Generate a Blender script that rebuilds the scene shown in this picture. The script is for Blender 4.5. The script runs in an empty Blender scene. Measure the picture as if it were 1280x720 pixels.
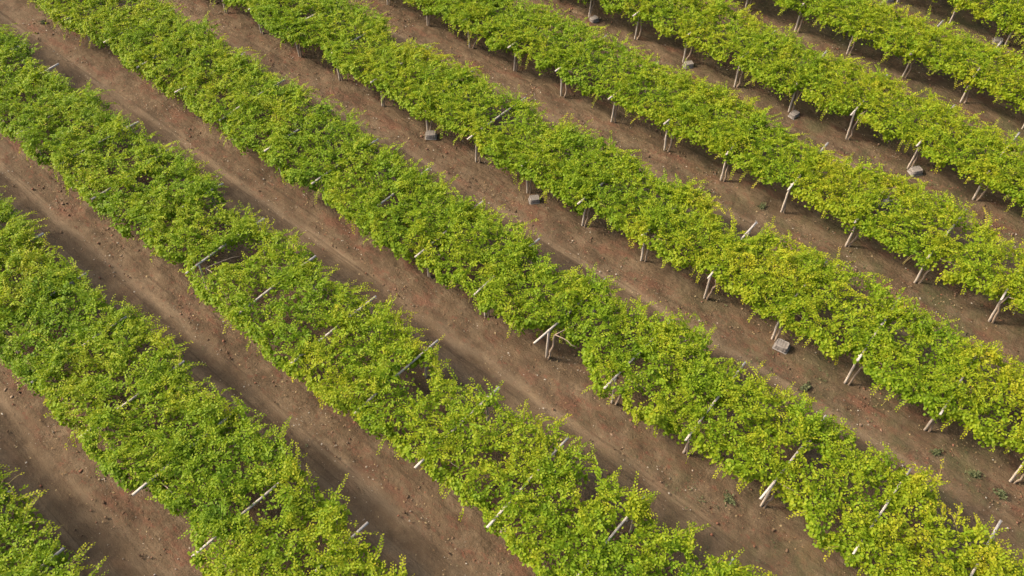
import bpy, math
import numpy as np
from mathutils import Matrix, Vector

UPPER = {-3:[(-19.95,3.39),(-19.51,3.41),(-19.29,3.6),(-18.78,3.52),(-18.24,3.47),(-17.63,3.32),(-17.04,3.34),(-16.26,3.2),(-15.53,3.15),(-15.06,3.36),(-14.38,3.44)],-2:[(-31.35,3.33),(-30.45,3.34),(-29.73,3.27),(-29.03,3.31),(-28.28,3.11),(-27.45,3.12),(-26.33,3.18),(-25.51,3.11),(-24.88,3.15),(-24.39,3.17),(-23.71,3.06),(-22.2,3.51),(-21.46,3.44),(-20.94,3.57),(-19.81,3.5),(-19.19,3.37),(-18.27,2.97),(-17.57,3.15),(-16.95,3.53),(-16.39,3.48),(-15.09,3.42),(-14.57,3.48),(-13.98,3.42),(-12.83,3.31),(-12.14,3.19),(-11.29,3.4),(-10.77,2.99),(-10.22,2.74),(-9.82,3.0),(-9.37,2.9),(-8.76,2.95),(-8.17,3.0)],-1:[(-42.47,3.13),(-41.82,2.98),(-40.99,3.54),(-40.15,3.15),(-39.19,3.13),(-38.08,2.69),(-36.82,2.75),(-36.06,3.02),(-35.24,2.8),(-34.71,3.27),(-33.81,3.3),(-32.42,2.81),(-31.9,3.27),(-30.82,3.15),(-29.76,3.03),(-28.7,3.28),(-27.67,3.38),(-26.6,3.15),(-25.95,3.27),(-24.9,3.06),(-23.99,2.18),(-23.62,2.86),(-22.29,2.98),(-21.44,2.87),(-20.86,3.37),(-20.2,3.4),(-19.37,3.2),(-18.52,2.72),(-17.54,3.22),(-16.72,2.93),(-16.14,3.29),(-15.31,3.28),(-14.65,3.14),(-13.96,3.12),(-13.13,3.07),(-12.5,2.6),(-11.64,2.48),(-10.99,2.96),(-10.48,3.19),(-9.97,3.01),(-9.28,3.0),(-8.79,3.23),(-8.11,3.22),(-7.63,3.24),(-6.89,3.12),(-6.18,2.81),(-5.46,3.08),(-5.11,3.02),(-4.57,3.32),(-4.08,3.04),(-3.45,2.74),(-2.83,3.11),(-2.14,2.89),(-1.48,3.14),(-0.94,3.36),(-0.53,3.34)],0:[(-38.39,3.38),(-37.46,3.43),(-36.17,2.88),(-35.01,3.55),(-34.33,3.61),(-33.04,3.24),(-32.09,3.21),(-31.46,3.18),(-30.26,3.15),(-28.36,3.22),(-27.36,3.32),(-26.44,2.98),(-25.7,3.26),(-24.63,3.47),(-24.01,3.28),(-23.04,2.93),(-22.15,3.02),(-21.35,3.18),(-20.44,2.98),(-19.6,3.07),(-19.12,3.04),(-18.41,3.15),(-17.76,2.79),(-17.13,3.04),(-16.49,3.3),(-15.82,3.11),(-15.03,2.82),(-14.44,3.33),(-13.75,3.08),(-13.28,2.66),(-12.43,2.33),(-11.75,2.92),(-10.95,3.1),(-10.38,3.08),(-9.93,2.96),(-9.16,2.88),(-8.51,2.96),(-7.7,3.29),(-7.12,3.7),(-6.5,3.52),(-5.87,3.15),(-5.15,2.65),(-4.26,3.0),(-3.68,3.07),(-3.02,3.23),(-2.46,3.3),(-1.93,3.14),(-1.39,3.2),(-0.76,3.36),(-0.39,2.89),(0.1,2.74),(0.32,3.13),(1.18,3.31),(1.78,3.46),(2.28,3.17),(2.7,2.48),(3.22,2.42),(3.73,2.69),(4.28,2.51),(4.73,2.57),(5.13,2.44)],1:[(-31.53,3.28),(-30.75,3.39),(-30.08,3.31),(-29.29,3.54),(-28.27,3.04),(-27.07,2.57),(-26.13,2.71),(-25.79,3.19),(-24.6,3.04),(-23.61,3.08),(-22.66,3.25),(-21.97,3.21),(-20.89,2.81),(-20.22,2.86),(-19.57,3.21),(-18.7,2.84),(-17.7,2.61),(-16.75,3.1),(-16.06,3.35),(-15.64,3.36),(-15.1,3.49),(-14.38,3.09),(-13.51,3.32),(-12.98,2.85),(-12.08,3.0),(-11.5,3.32),(-10.49,3.56),(-9.87,3.18),(-9.26,2.8),(-8.67,2.43),(-8.16,2.19),(-7.54,2.05),(-7.5,2.89),(-7.31,3.17),(-6.34,3.33),(-5.55,3.46),(-4.68,3.41),(-3.92,3.53),(-3.28,3.56),(-2.63,3.87),(-1.96,3.43),(-1.39,3.18),(-0.68,3.31),(0.08,3.25),(0.72,3.11),(1.5,3.32),(2.05,3.35),(2.6,3.37)],2:[(-24.59,2.96),(-23.45,3.49),(-22.32,3.05),(-21.37,3.43),(-20.65,3.14),(-19.8,2.99),(-18.85,3.66),(-17.92,3.34),(-17.12,3.19),(-15.74,3.16),(-15.01,3.4),(-14.26,3.25),(-13.47,3.71),(-12.53,3.2),(-11.99,3.69),(-11.14,3.29),(-10.32,2.9),(-7.59,2.49),(-6.96,2.71),(-6.21,3.04),(-5.23,3.25),(-4.51,3.22),(-3.78,3.55),(-3.36,2.97),(-2.77,3.17),(-2.31,3.27),(-1.47,2.81),(-0.78,3.12),(-0.22,2.46),(0.57,2.86)],3:[(-17.47,3.59),(-16.81,3.68),(-15.97,3.45),(-15.03,3.03),(-14.34,3.0),(-13.1,3.18),(-12.18,3.09),(-10.98,2.84),(-10.11,3.19),(-9.39,2.97),(-8.63,3.07),(-7.7,3.23),(-6.76,2.86),(-6.03,2.96),(-5.15,3.11),(-4.47,2.8),(-3.51,2.68),(-2.64,2.73),(-1.55,2.62)],4:[(-11.74,2.47),(-10.7,2.61),(-9.86,2.67),(-9.09,2.87),(-8.28,2.44),(-7.44,2.92),(-6.71,2.63),(-5.85,2.49),(-4.99,2.82),(-3.86,2.93)]}
LOWER = {-2:[(-24.5,-0.54),(-23.32,-0.61),(-22.32,-0.6),(-21.49,-0.5),(-20.36,-0.74),(-19.65,-0.51),(-19.4,-0.61),(-18.33,-0.71),(-17.77,-0.78),(-16.88,-0.65),(-16.39,-0.12),(-15.66,-0.2),(-15.23,-0.07),(-14.49,0.12),(-13.98,-0.11),(-13.27,-0.63),(-12.7,-0.77)],-1:[(-35.7,-0.7),(-34.83,-0.63),(-34.09,-0.68),(-33.0,-0.75),(-31.8,-0.36),(-30.89,-0.53),(-30.01,-0.71),(-28.58,-0.69),(-27.71,-0.53),(-26.9,-0.69),(-25.75,-0.55),(-24.93,-0.39),(-24.18,-0.56),(-23.44,-0.18),(-23.34,0.29),(-22.61,-0.53),(-21.57,-0.65),(-20.52,-0.72),(-19.39,-0.71),(-18.64,-0.76),(-17.67,-0.84),(-16.86,-0.8),(-15.83,-0.78),(-14.96,-0.66),(-14.19,-0.82),(-13.46,-0.6),(-12.73,-0.57),(-12.13,-0.43),(-11.32,-0.5),(-10.64,-0.29),(-9.96,-0.44),(-9.4,-0.32),(-8.66,-0.39),(-7.93,-0.28),(-7.5,-0.59),(-6.54,-0.59),(-5.79,-0.58),(-5.38,-0.7)],0:[(-43.88,-0.7),(-42.55,-0.68),(-41.42,-0.92),(-40.21,-0.77),(-39.35,-0.65),(-38.33,-0.63),(-37.73,-0.36),(-37.04,-0.37),(-35.87,-0.7),(-35.05,-0.81),(-34.43,-0.59),(-33.34,-0.68),(-32.44,-0.67),(-31.65,-0.36),(-30.67,-0.65),(-29.45,-0.69),(-28.49,-0.56),(-27.58,-0.83),(-27.03,-0.83),(-26.4,-0.48),(-25.41,-0.63),(-24.45,-0.78),(-23.2,-0.77),(-22.6,-0.43),(-21.7,-0.58),(-20.83,-0.72),(-19.92,-0.7),(-19.18,-0.75),(-18.25,-0.78),(-17.49,-0.67),(-16.62,-0.46),(-15.49,-0.54),(-14.42,-0.39),(-13.83,-0.38),(-13.34,-0.7),(-12.55,-0.5),(-11.65,-0.44),(-11.05,0.18),(-10.42,0.54),(-9.92,0.36),(-8.77,-0.23),(-8.06,-0.7),(-7.16,-0.34),(-6.78,-0.64),(-6.2,-0.54),(-5.74,-0.75),(-5.14,-0.23),(-4.32,-0.3),(-3.62,-0.46),(-3.09,-0.37),(-2.39,-0.32),(-1.91,0.1),(-1.17,0.02),(-0.47,-0.25),(-0.07,-0.75),(0.51,-0.59),(1.13,-0.54),(1.8,-0.6)],1:[(-36.79,-0.59),(-35.95,-0.63),(-35.12,-0.28),(-34.08,-0.6),(-32.92,-0.79),(-31.95,-0.83),(-30.87,-0.5),(-29.9,-0.07),(-28.82,-0.42),(-27.84,-0.65),(-26.6,-0.53),(-25.61,-0.46),(-23.95,-0.55),(-22.81,-0.68),(-21.95,-0.29),(-21.18,-0.34),(-19.95,-0.12),(-19.13,-0.52),(-18.14,-0.6),(-16.8,-0.61),(-16.27,-0.47),(-15.2,-0.48),(-14.27,-0.6),(-13.38,-0.43),(-12.76,-0.18),(-12.01,-0.41),(-10.79,-0.49),(-10.08,-0.43),(-8.92,-0.51),(-8.65,-0.1),(-7.79,-0.05),(-6.92,-0.33),(-6.06,-0.34),(-5.22,-0.35),(-4.4,-0.36),(-3.68,-0.21),(-2.62,-0.45),(-2.28,0.08),(-1.72,-0.12),(-0.93,-0.53),(-0.37,-0.48),(0.55,-0.31),(1.05,-0.5),(1.82,-0.03),(2.3,-0.22),(2.97,-0.23),(3.52,0.06),(3.92,0.02)],2:[(-29.32,-0.65),(-28.2,-0.63),(-27.5,-0.48),(-26.02,-0.59),(-24.82,-0.44),(-23.71,-0.81),(-22.77,-0.41),(-21.99,-0.15),(-20.95,-0.51),(-20.18,-0.25),(-19.05,-0.48),(-17.99,-0.34),(-16.94,-0.2),(-15.76,-0.3),(-14.89,-0.29),(-14.04,-0.28),(-13.21,-0.26),(-12.26,-0.14),(-11.45,-0.12),(-10.97,-0.25),(-10.14,-0.33),(-8.87,-0.2),(-8.0,-0.08),(-7.15,-0.28),(-6.21,-0.37),(-5.28,-0.46),(-4.48,-0.34),(-3.38,-0.52),(-2.4,-0.5),(-1.65,-0.39),(-0.94,-0.57),(-0.1,-0.36),(0.62,-0.25),(1.26,0.05),(1.8,-0.23)],3:[(-22.51,-0.28),(-21.51,-0.59),(-20.49,-0.26),(-19.74,-0.27),(-19.08,-0.16),(-18.03,-0.63),(-17.32,-0.27),(-16.29,-0.43),(-15.35,-0.48),(-14.42,-0.52),(-13.37,-0.44),(-12.33,-0.76),(-11.18,-0.55),(-10.2,-0.47),(-8.96,-0.53),(-8.14,0.2),(-7.35,-0.23),(-6.45,-0.53),(-5.66,-0.2),(-4.91,-0.24),(-3.96,-0.79),(-3.21,-0.46),(-2.15,-0.52),(-1.36,-0.8),(-0.22,-0.74)],4:[(-15.56,-0.3),(-14.58,-0.63),(-13.85,-0.28),(-12.57,-0.59),(-11.69,-0.56),(-10.56,-0.67),(-9.81,-0.45),(-8.98,-0.88),(-8.34,-0.48),(-7.18,-0.33),(-6.34,-0.43),(-5.32,-0.53),(-4.37,-0.51),(-3.24,-0.54),(-2.47,-0.64)],5:[(-8.25,-0.51),(-7.09,-0.77),(-5.98,-0.95),(-5.16,-0.98),(-4.52,-1.07)]}
HOLES = [(-21.72,-4.82,0.55),(-21.97,-5.26,0.48),(-22.09,-5.79,0.42),(-22.25,-6.14,0.5),(-19.72,7.46,0.54),(-19.76,8.16,0.4),(-27.98,-3.89,0.32),(-27.86,-5.0,0.38),(-29.39,-4.47,0.23),(-26.02,-6.82,0.32),(-24.3,-4.13,0.49),(-23.28,-4.63,0.36),(-39.63,1.97,0.43),(-40.06,1.3,0.25),(-29.99,0.59,0.28),(-31.77,1.22,0.29),(-37.85,-3.87,0.26),(-19.5,-5.73,0.45),(-16.52,-5.39,0.38),(-15.49,-5.54,0.18),(-12.85,-4.55,0.56),(-12.14,-4.77,0.3),(-20.62,-9.84,0.34),(-20.23,-10.47,0.25),(-20.11,-10.92,0.29),(-19.37,-11.65,0.36),(-19.0,-11.17,0.26),(-13.14,-10.85,0.48),(-12.41,-10.83,0.25),(-23.5,-12.62,0.25),(-19.89,-13.15,0.22),(-10.64,-10.61,0.26),(-7.38,0.84,0.39),(-4.6,1.1,0.31),(-4.01,1.13,0.26),(-7.63,-0.12,0.29),(-6.69,-0.14,0.33),(-22.04,0.65,0.25),(-19.53,0.8,0.42),(1.43,1.31,0.32),(-1.83,1.07,0.31),(-1.23,1.52,0.28),(3.07,2.19,0.28),(2.23,1.53,0.25),(-13.49,7.13,0.35),(-17.7,8.88,0.25),(-3.27,9.01,0.46),(-1.07,7.85,0.34),(-1.7,8.11,0.2),(2.55,6.8,0.3),(-3.63,6.99,0.35),(-10.58,6.22,0.26),(-4.51,13.93,0.36),(-2.3,13.79,0.27),(-1.43,14.27,0.54),(-1.35,12.28,0.35),(0.62,13.96,0.36),(-2.61,11.88,0.38),(-4.35,-4.31,0.36),(-4.44,-4.78,0.24),(-4.92,-3.72,0.23),(-7.51,-3.79,0.2),(-5.95,-3.97,0.35),(-6.81,-3.63,0.22),(-13.8,3.04,0.22),(-31.93,7.25,0.49),(-28.56,7.51,0.45),(-27.17,8.94,0.56),(-10.9,-6.44,0.2),(-10.03,-3.92,0.17),(-9.19,-6.07,0.2),(-8.95,2.58,0.2),(-8.77,22.17,0.3),(-10.78,18.49,0.24),(-14.44,18.56,0.3),(-17.75,18.74,0.26),(-9.24,29.29,0.21),(-17.5,-15.04,0.25),(-17.54,-15.74,0.22),(-19.35,-15.44,0.32),(-15.95,-15.66,0.23),(-14.46,0.55,0.24),(-14.34,-0.03,0.23),(-9.69,0.03,0.49),(-9.8,-0.51,0.39),(-18.28,-9.24,0.27),(-16.88,-9.16,0.26),(-23.68,-9.1,0.29),(1.92,8.83,0.24),(3.19,7.2,0.31),(1.24,7.37,0.22)]
YELLOW = [(-11.37,-4.47,0.74),(-8.81,-5.74,0.6),(2.26,2.62,0.74),(-5.78,7.64,0.84),(-0.61,9.4,0.46),(-4.12,-3.6,0.63),(-24.97,9.15,0.83),(-25.45,8.29,0.68),(-22.77,-10.01,0.73),(-20.41,-9.34,0.55),(1.51,2.86,0.4),(1.48,8.89,0.73),(-6.87,7.48,0.55),(2.88,2.64,0.59),(-6.78,-0.47,0.48),(-16.03,9.29,0.35),(-23.43,12.29,0.62),(4.01,1.95,0.47),(0.49,0.56,0.44),(-12.19,-0.26,0.57),(-33.5,-5.86,0.47),(-28.1,-4.77,0.58),(-26.7,8.47,0.69),(-0.54,15.87,0.71),(-33.59,-4.86,0.55),(2.91,7.98,0.7),(-7.46,-3.45,0.41),(-12.4,-11.29,0.38),(-15.94,19.91,0.56)]
CRATES = [(4.02,40.54),(8.62,36.66),(13.22,32.89),(17.9,29.07),(25.17,39.42),(20.44,43.2),(10.1,19.18),(-3.89,30.74),(0.87,26.69),(16.08,27.06)]
WEEDS = [(14.58,14.86),(15.62,14.04),(16.27,13.36),(7.23,12.95),(10.64,26.63),(10.67,17.42),(-24.81,39.1),(17.29,22.76)]
OFFSET = {-3:0.63,-2:0.58,-1:0.52,0:0.424,1:0.381,2:0.349,3:0.321,4:0.297,5:0.254,6:0.23,-4:0.68}
CAM_H = 25.8468 ;F_PX = 1074.37 ;PITCH = 0.87012 ;ROLL = 0.02389 ;YAW = -0.68896 ;V0 = 15.0948 ;ROW_GAP = 6.2694
EXPOSURE = 1.33
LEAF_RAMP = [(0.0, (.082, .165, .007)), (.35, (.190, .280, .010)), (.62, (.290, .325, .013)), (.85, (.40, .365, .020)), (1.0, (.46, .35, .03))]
SOIL_RAMP = [(.28, (.053, .0350, .0200)), (.5, (.085, .0560, .0320)), (.72, (.118, .079, .046))]
SOIL_PALE = (.160, .114, .070)
SOIL_LANE = (.079, .052, .0295)
SOIL_RED = (.112, .053, .032)
SOIL_GAIN = (1, 1, 1)
CRATE_INFO = [
 (38, 3, .95, 'grey upturned crate under the third row from the upper right, uppermost of its four'),
 (12, -2, 1.0, 'grey upturned crate under the third row from the upper right, second down of four'),
 (40, 2, .95, 'small cornerwise grey crate under the third row from the upper right, third of four'),
 (15, 0, 1.1, 'pale grey crate under the third row from the upper right, lowest of its four'),
 (-20, 4, 1.0, 'dull grey crate behind leaves near a post of the row in the upper right corner'),
 (5, 0, 1.0, 'grey crate cut off by the top edge beside a post, above the second row'),
 (-32, 3, 1.1, 'pale grey upturned crate lying turned diagonally in the lane, lowest crate of all'),
 (0, 0, 1.05, 'pale grey upturned crate standing square beside a post, leftmost of all the crates'),
 (10, 2, .95, 'grey upturned crate close to a post, midway between the leftmost and the lowest crates'),
 (25, -3, 1.0, 'grey crate glimpsed through a hole in the leaves of the fourth row from upper right'),
]
WEED_INFO = [
 (.28, 'small green weed, uppermost of three in the lower right lane'),
 (.38, 'broad pale green weed, middle of three in the lower right lane'),
 (.36, 'dark green weed, lowest of three in the lower right lane'),
 (.42, 'flat dull green weed left of a leaning post near the lower right'),
 (.34, 'faint green weed in the lane just above a long bare crossbar'),
 (.34, 'dark green weed at the upper edge of a vine, below a diagonal grey crate'),
 (.32, 'pale weed alone in the upper left lane'),
 (.26, 'tiny weed in the right hand lane between two posts'),
]

P_GAP = 3.0                      # metres between two posts of a row
RNG = np.random.default_rng(11)
sc = bpy.context.scene
COL = sc.collection
U = np.array([math.cos(YAW), math.sin(YAW), 0.0])     # along the rows
V = np.array([-math.sin(YAW), math.cos(YAW), 0.0])    # across the rows, away from the camera


def w(u, v, z=0.0):
    """row coordinates (along, across from the first row's posts, up) to world metres"""
    return U * u + V * (v + V0) + np.array([0, 0, z])


def uvw(P):
    return float(P[0] * U[0] + P[1] * U[1]), float(P[0] * V[0] + P[1] * V[1] - V0)


# ------------------------------------------------------------------ camera
cp, sp = math.cos(PITCH), math.sin(PITCH)
fwd = np.array([0, cp, -sp]); up = np.array([0, sp, cp]); rt = np.array([1.0, 0, 0])
rt, up = math.cos(ROLL) * rt + math.sin(ROLL) * up, -math.sin(ROLL) * rt + math.cos(ROLL) * up
cam = bpy.data.cameras.new('camera')
cam.sensor_width = 36.0
cam.lens = F_PX / 1280 * 36
cam.clip_start = 0.5
cam.clip_end = 6000
co = bpy.data.objects.new('camera', cam)
COL.objects.link(co)
M = Matrix(((rt[0], up[0], -fwd[0], 0), (rt[1], up[1], -fwd[1], 0), (rt[2], up[2], -fwd[2], CAM_H), (0, 0, 0, 1)))
co.matrix_world = M
sc.camera = co


def frame(P):
    d = np.asarray(P, float) - np.array([0, 0, CAM_H])
    z = d @ fwd
    return 640 + F_PX * (d @ rt) / z, 360 - F_PX * (d @ up) / z


# ------------------------------------------------------------------ light
SUN_EL, SUN_AZ = math.radians(39), math.radians(-82)      # azimuth from +Y, clockwise positive: the sun stands to the left
sd = Vector((math.sin(SUN_AZ) * math.cos(SUN_EL), math.cos(SUN_AZ) * math.cos(SUN_EL), math.sin(SUN_EL)))
sl = bpy.data.lights.new('sun', 'SUN')
sl.energy = 2.1
sl.angle = math.radians(10)
sl.color = (1.0, 0.89, 0.71)
so = bpy.data.objects.new('sun', sl)
so.rotation_euler = sd.to_track_quat('Z', 'Y').to_euler()
so.location = (0, 0, 60)
COL.objects.link(so)
wd = bpy.data.worlds.new('World')
sc.world = wd
wd.use_nodes = True
nt = wd.node_tree
sky = nt.nodes.new('ShaderNodeTexSky')
sky.sky_type = 'NISHITA'
sky.sun_disc = False
sky.sun_elevation = SUN_EL
sky.sun_rotation = SUN_AZ
sky.dust_density = 6.0
bg = nt.nodes['Background']
bg.inputs['Strength'].default_value = 0.15
nt.links.new(sky.outputs['Color'], bg.inputs['Color'])
sc.view_settings.view_transform = 'Standard'
sc.view_settings.look = 'None'
sc.view_settings.gamma = 1
sc.view_settings.exposure = EXPOSURE
sc.cycles.max_bounces = 8
sc.cycles.transparent_max_bounces = 4
sc.cycles.pixel_filter_type = 'BLACKMAN_HARRIS'
sc.cycles.filter_width = 1.5


# ------------------------------------------------------------------ small helpers
def setp(o, **kw):
    for k, x in kw.items():
        if x is not None:
            o[k] = x
    return o


def link(o, parent=None):
    COL.objects.link(o)
    if parent is not None:
        o.parent = parent
    return o


def arrays_mesh(name, verts, faces_list, mats, mat_index=None, attrs=None, smooth=False):
    """faces_list: list of int arrays (n,k) of vertex indices"""
    me = bpy.data.meshes.new(name)
    verts = np.asarray(verts, np.float32)
    me.vertices.add(len(verts))
    me.vertices.foreach_set('co', verts.ravel())
    loops = np.concatenate([f.ravel() for f in faces_list]).astype(np.int32)
    sizes = np.concatenate([np.full(len(f), f.shape[1]) for f in faces_list]).astype(np.int32)
    starts = np.concatenate([[0], np.cumsum(sizes)[:-1]]).astype(np.int32)
    me.loops.add(len(loops))
    me.loops.foreach_set('vertex_index', loops)
    me.polygons.add(len(sizes))
    me.polygons.foreach_set('loop_start', starts)
    me.polygons.foreach_set('loop_total', sizes)
    if smooth:
        me.polygons.foreach_set('use_smooth', np.ones(len(sizes), bool))
    if mat_index is not None:
        me.polygons.foreach_set('material_index', np.asarray(mat_index, np.int32))
    for m in mats:
        me.materials.append(m)
    for k, a in (attrs or {}).items():
        at = me.attributes.new(k, 'FLOAT', 'POINT')
        at.data.foreach_set('value', np.asarray(a, np.float32))
    me.update(calc_edges=True)
    return me


class MB:
    """collects tubes and boxes into one mesh"""
    def __init__(s):
        s.v = []; s.q = []; s.n = 0; s.t = []

    def add(s, v, q=None, t=None):
        s.v.append(np.asarray(v, float))
        if q is not None and len(q): s.q.append(np.asarray(q) + s.n)
        if t is not None and len(t): s.t.append(np.asarray(t) + s.n)
        s.n += len(v)

    def tube(s, pts, rad, k=8, lump=0.0, cap=True):
        pts = np.asarray(pts, float); n = len(pts)
        rad = np.broadcast_to(np.asarray(rad, float), (n,))
        tan = np.gradient(pts, axis=0); tan /= np.linalg.norm(tan, axis=1, keepdims=True) + 1e-9
        ref = np.array([0.31, 0.17, 0.93]) if abs(tan[0][2]) < 0.9 else np.array([0.95, 0.3, 0.05])
        a = np.cross(tan, ref); a /= np.linalg.norm(a, axis=1, keepdims=True)
        b = np.cross(tan, a)
        th = np.arange(k) * 2 * math.pi / k
        r = rad[:, None] * (1 + lump * RNG.uniform(-1, 1, (n, k)))
        ring = pts[:, None] + r[..., None] * (np.cos(th)[None, :, None] * a[:, None] + np.sin(th)[None, :, None] * b[:, None])
        v = ring.reshape(-1, 3)
        i, j = np.meshgrid(np.arange(n - 1), np.arange(k), indexing='ij')
        q = np.stack([i * k + j, i * k + (j + 1) % k, (i + 1) * k + (j + 1) % k, (i + 1) * k + j], -1).reshape(-1, 4)
        t = []
        if cap:
            v = np.vstack([v, pts[0] - tan[0] * rad[0] * .25, pts[-1] + tan[-1] * rad[-1] * .25])
            c0, c1 = n * k, n * k + 1
            for j in range(k):
                t.append((c0, (j + 1) % k, j)); t.append((c1, (n - 1) * k + j, (n - 1) * k + (j + 1) % k))
        s.add(v, q, t)

    def beam(s, a, b, wd_, ht, segs=6, bow=0.0, chamfer=0.012):
        """a sawn timber of octagonal (chamfered) section from a to b, with slight bow and wear"""
        a = np.asarray(a, float); b = np.asarray(b, float)
        d = b - a; L = np.linalg.norm(d); d /= L
        side = np.cross(d, [0, 0, 1.0])
        side = side / np.linalg.norm(side) if np.linalg.norm(side) > 1e-3 else np.array([1.0, 0, 0])
        top = np.cross(side, d)
        x, y, c = wd_ / 2, ht / 2, chamfer
        sec = np.array([(-x, -y + c), (-x + c, -y), (x - c, -y), (x, -y + c), (x, y - c), (x - c, y), (-x + c, y), (-x, y - c)])
        v = []
        for i in range(segs + 1):
            f = i / segs
            cen = a + d * L * f + top * bow * math.sin(math.pi * f) + side * RNG.normal(0, .004)
            sc_ = 1 + RNG.normal(0, .04)
            for p_ in sec: v.append(cen + side * p_[0] * sc_ + top * p_[1] * sc_)
        v = np.array(v); k = 8; n = segs + 1
        i, j = np.meshgrid(np.arange(n - 1), np.arange(k), indexing='ij')
        q = np.stack([i * k + j, i * k + (j + 1) % k, (i + 1) * k + (j + 1) % k, (i + 1) * k + j], -1).reshape(-1, 4)
        e = []
        for base in (0, (n - 1) * k):
            o_ = [base + j for j in range(k)]
            if base == 0: o_ = o_[::-1]
            e += [(o_[0], o_[1], o_[2], o_[3]), (o_[0], o_[3], o_[4], o_[7]), (o_[4], o_[5], o_[6], o_[7])]
        s.add(v, np.vstack([q, np.array(e)]))

    def build(s, name, mats, parent=None, smooth=False):
        f = []
        if s.q: f.append(np.vstack(s.q))
        if s.t: f.append(np.vstack(s.t))
        me = arrays_mesh(name, np.vstack(s.v), f, mats if isinstance(mats, list) else [mats], smooth=smooth)
        return link(bpy.data.objects.new(name, me), parent)


def noise_fn(seed, scale, n=9):
    """smooth 2-D noise, about -1..1, as a sum of rotated waves"""
    g = np.random.default_rng(seed)
    k = g.normal(0, 1, (n, 2)); k /= np.linalg.norm(k, axis=1, keepdims=True)
    k *= g.uniform(.5, 1.7, (n, 1)) * 2 * math.pi / scale
    ph = g.uniform(0, 6.28, n)
    return lambda x, y: np.sin(np.multiply.outer(x, k[:, 0]) + np.multiply.outer(y, k[:, 1]) + ph).sum(-1) / math.sqrt(n) * 0.8


# ------------------------------------------------------------------ materials
class Mat:
    def __init__(s, name, rough=.8):
        s.m = bpy.data.materials.new(name); s.m.use_nodes = True
        s.t = s.m.node_tree; s.b = s.t.nodes['Principled BSDF']; s.b.inputs['Roughness'].default_value = rough

    def n(s, typ, **kw):
        nd = s.t.nodes.new(typ)
        for k, x in kw.items():
            if k in nd.inputs.keys() and not hasattr(nd, k): nd.inputs[k].default_value = x
            else:
                try: setattr(nd, k, x)
                except Exception: nd.inputs[k].default_value = x
        return nd

    def l(s, a, b): s.t.links.new(a, b)

    def noise(s, vec, scale, detail=5, rough=.6):
        nd = s.n('ShaderNodeTexNoise'); nd.inputs['Scale'].default_value = scale
        nd.inputs['Detail'].default_value = detail; nd.inputs['Roughness'].default_value = rough
        if vec is not None: s.l(vec, nd.inputs['Vector'])
        return nd.outputs['Fac']

    def ramp(s, fac, stops):
        nd = s.n('ShaderNodeValToRGB'); e = nd.color_ramp.elements
        while len(e) < len(stops): e.new(.5)
        for el, (p_, c_) in zip(e, stops):
            el.position = p_; el.color = (*c_, 1) if len(c_) == 3 else c_
        s.l(fac, nd.inputs['Fac']); return nd.outputs['Color']

    def mix(s, fac, a, b, blend='MIX'):
        nd = s.n('ShaderNodeMix'); nd.data_type = 'RGBA'; nd.blend_type = blend
        for sock, x in ((nd.inputs[0], fac), (nd.inputs[6], a), (nd.inputs[7], b)):
            if isinstance(x, bpy.types.NodeSocket): s.l(x, sock)
            elif isinstance(x, tuple): sock.default_value = (*x, 1)
            else: sock.default_value = x
        return nd.outputs[2]

    def math(s, op, a, b=None, clamp=False):
        nd = s.n('ShaderNodeMath'); nd.operation = op; nd.use_clamp = clamp
        for sock, x in ((nd.inputs[0], a), (nd.inputs[1], b)):
            if x is None: continue
            if isinstance(x, bpy.types.NodeSocket): s.l(x, sock)
            else: sock.default_value = x
        return nd.outputs[0]

    def mapr(s, x, a, b, c=0., d=1.):
        nd = s.n('ShaderNodeMapRange'); nd.interpolation_type = 'SMOOTHSTEP'
        s.l(x, nd.inputs[0])
        for i, q in enumerate((a, b, c, d)): nd.inputs[i + 1].default_value = q
        return nd.outputs[0]

    def vscale(s, vec, sxyz):
        nd = s.n('ShaderNodeMapping'); nd.inputs['Scale'].default_value = sxyz
        s.l(vec, nd.inputs['Vector']); return nd.outputs['Vector']

    def bump(s, h, strength, dist):
        nd = s.n('ShaderNodeBump'); nd.inputs['Strength'].default_value = strength; nd.inputs['Distance'].default_value = dist
        s.l(h, nd.inputs['Height']); s.l(nd.outputs['Normal'], s.b.inputs['Normal'])


def leaf_material():
    m = Mat('vine_leaf', .55)
    at = m.n('ShaderNodeAttribute'); at.attribute_name = 'tint'
    col = m.ramp(at.outputs['Fac'], LEAF_RAMP)
    m.l(col, m.b.inputs['Base Color'])
    m.b.inputs['Specular IOR Level'].default_value = .18
    tr = m.n('ShaderNodeBsdfTranslucent')
    tcol = m.mix(1.0, col, (1.0, 1.0, .55), 'MULTIPLY')
    m.l(tcol, tr.inputs['Color'])
    mx = m.n('ShaderNodeMixShader'); mx.inputs[0].default_value = .5
    m.l(m.b.outputs[0], mx.inputs[1]); m.l(tr.outputs[0], mx.inputs[2])
    m.l(mx.outputs[0], m.t.nodes['Material Output'].inputs['Surface'])
    return m.m


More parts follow.
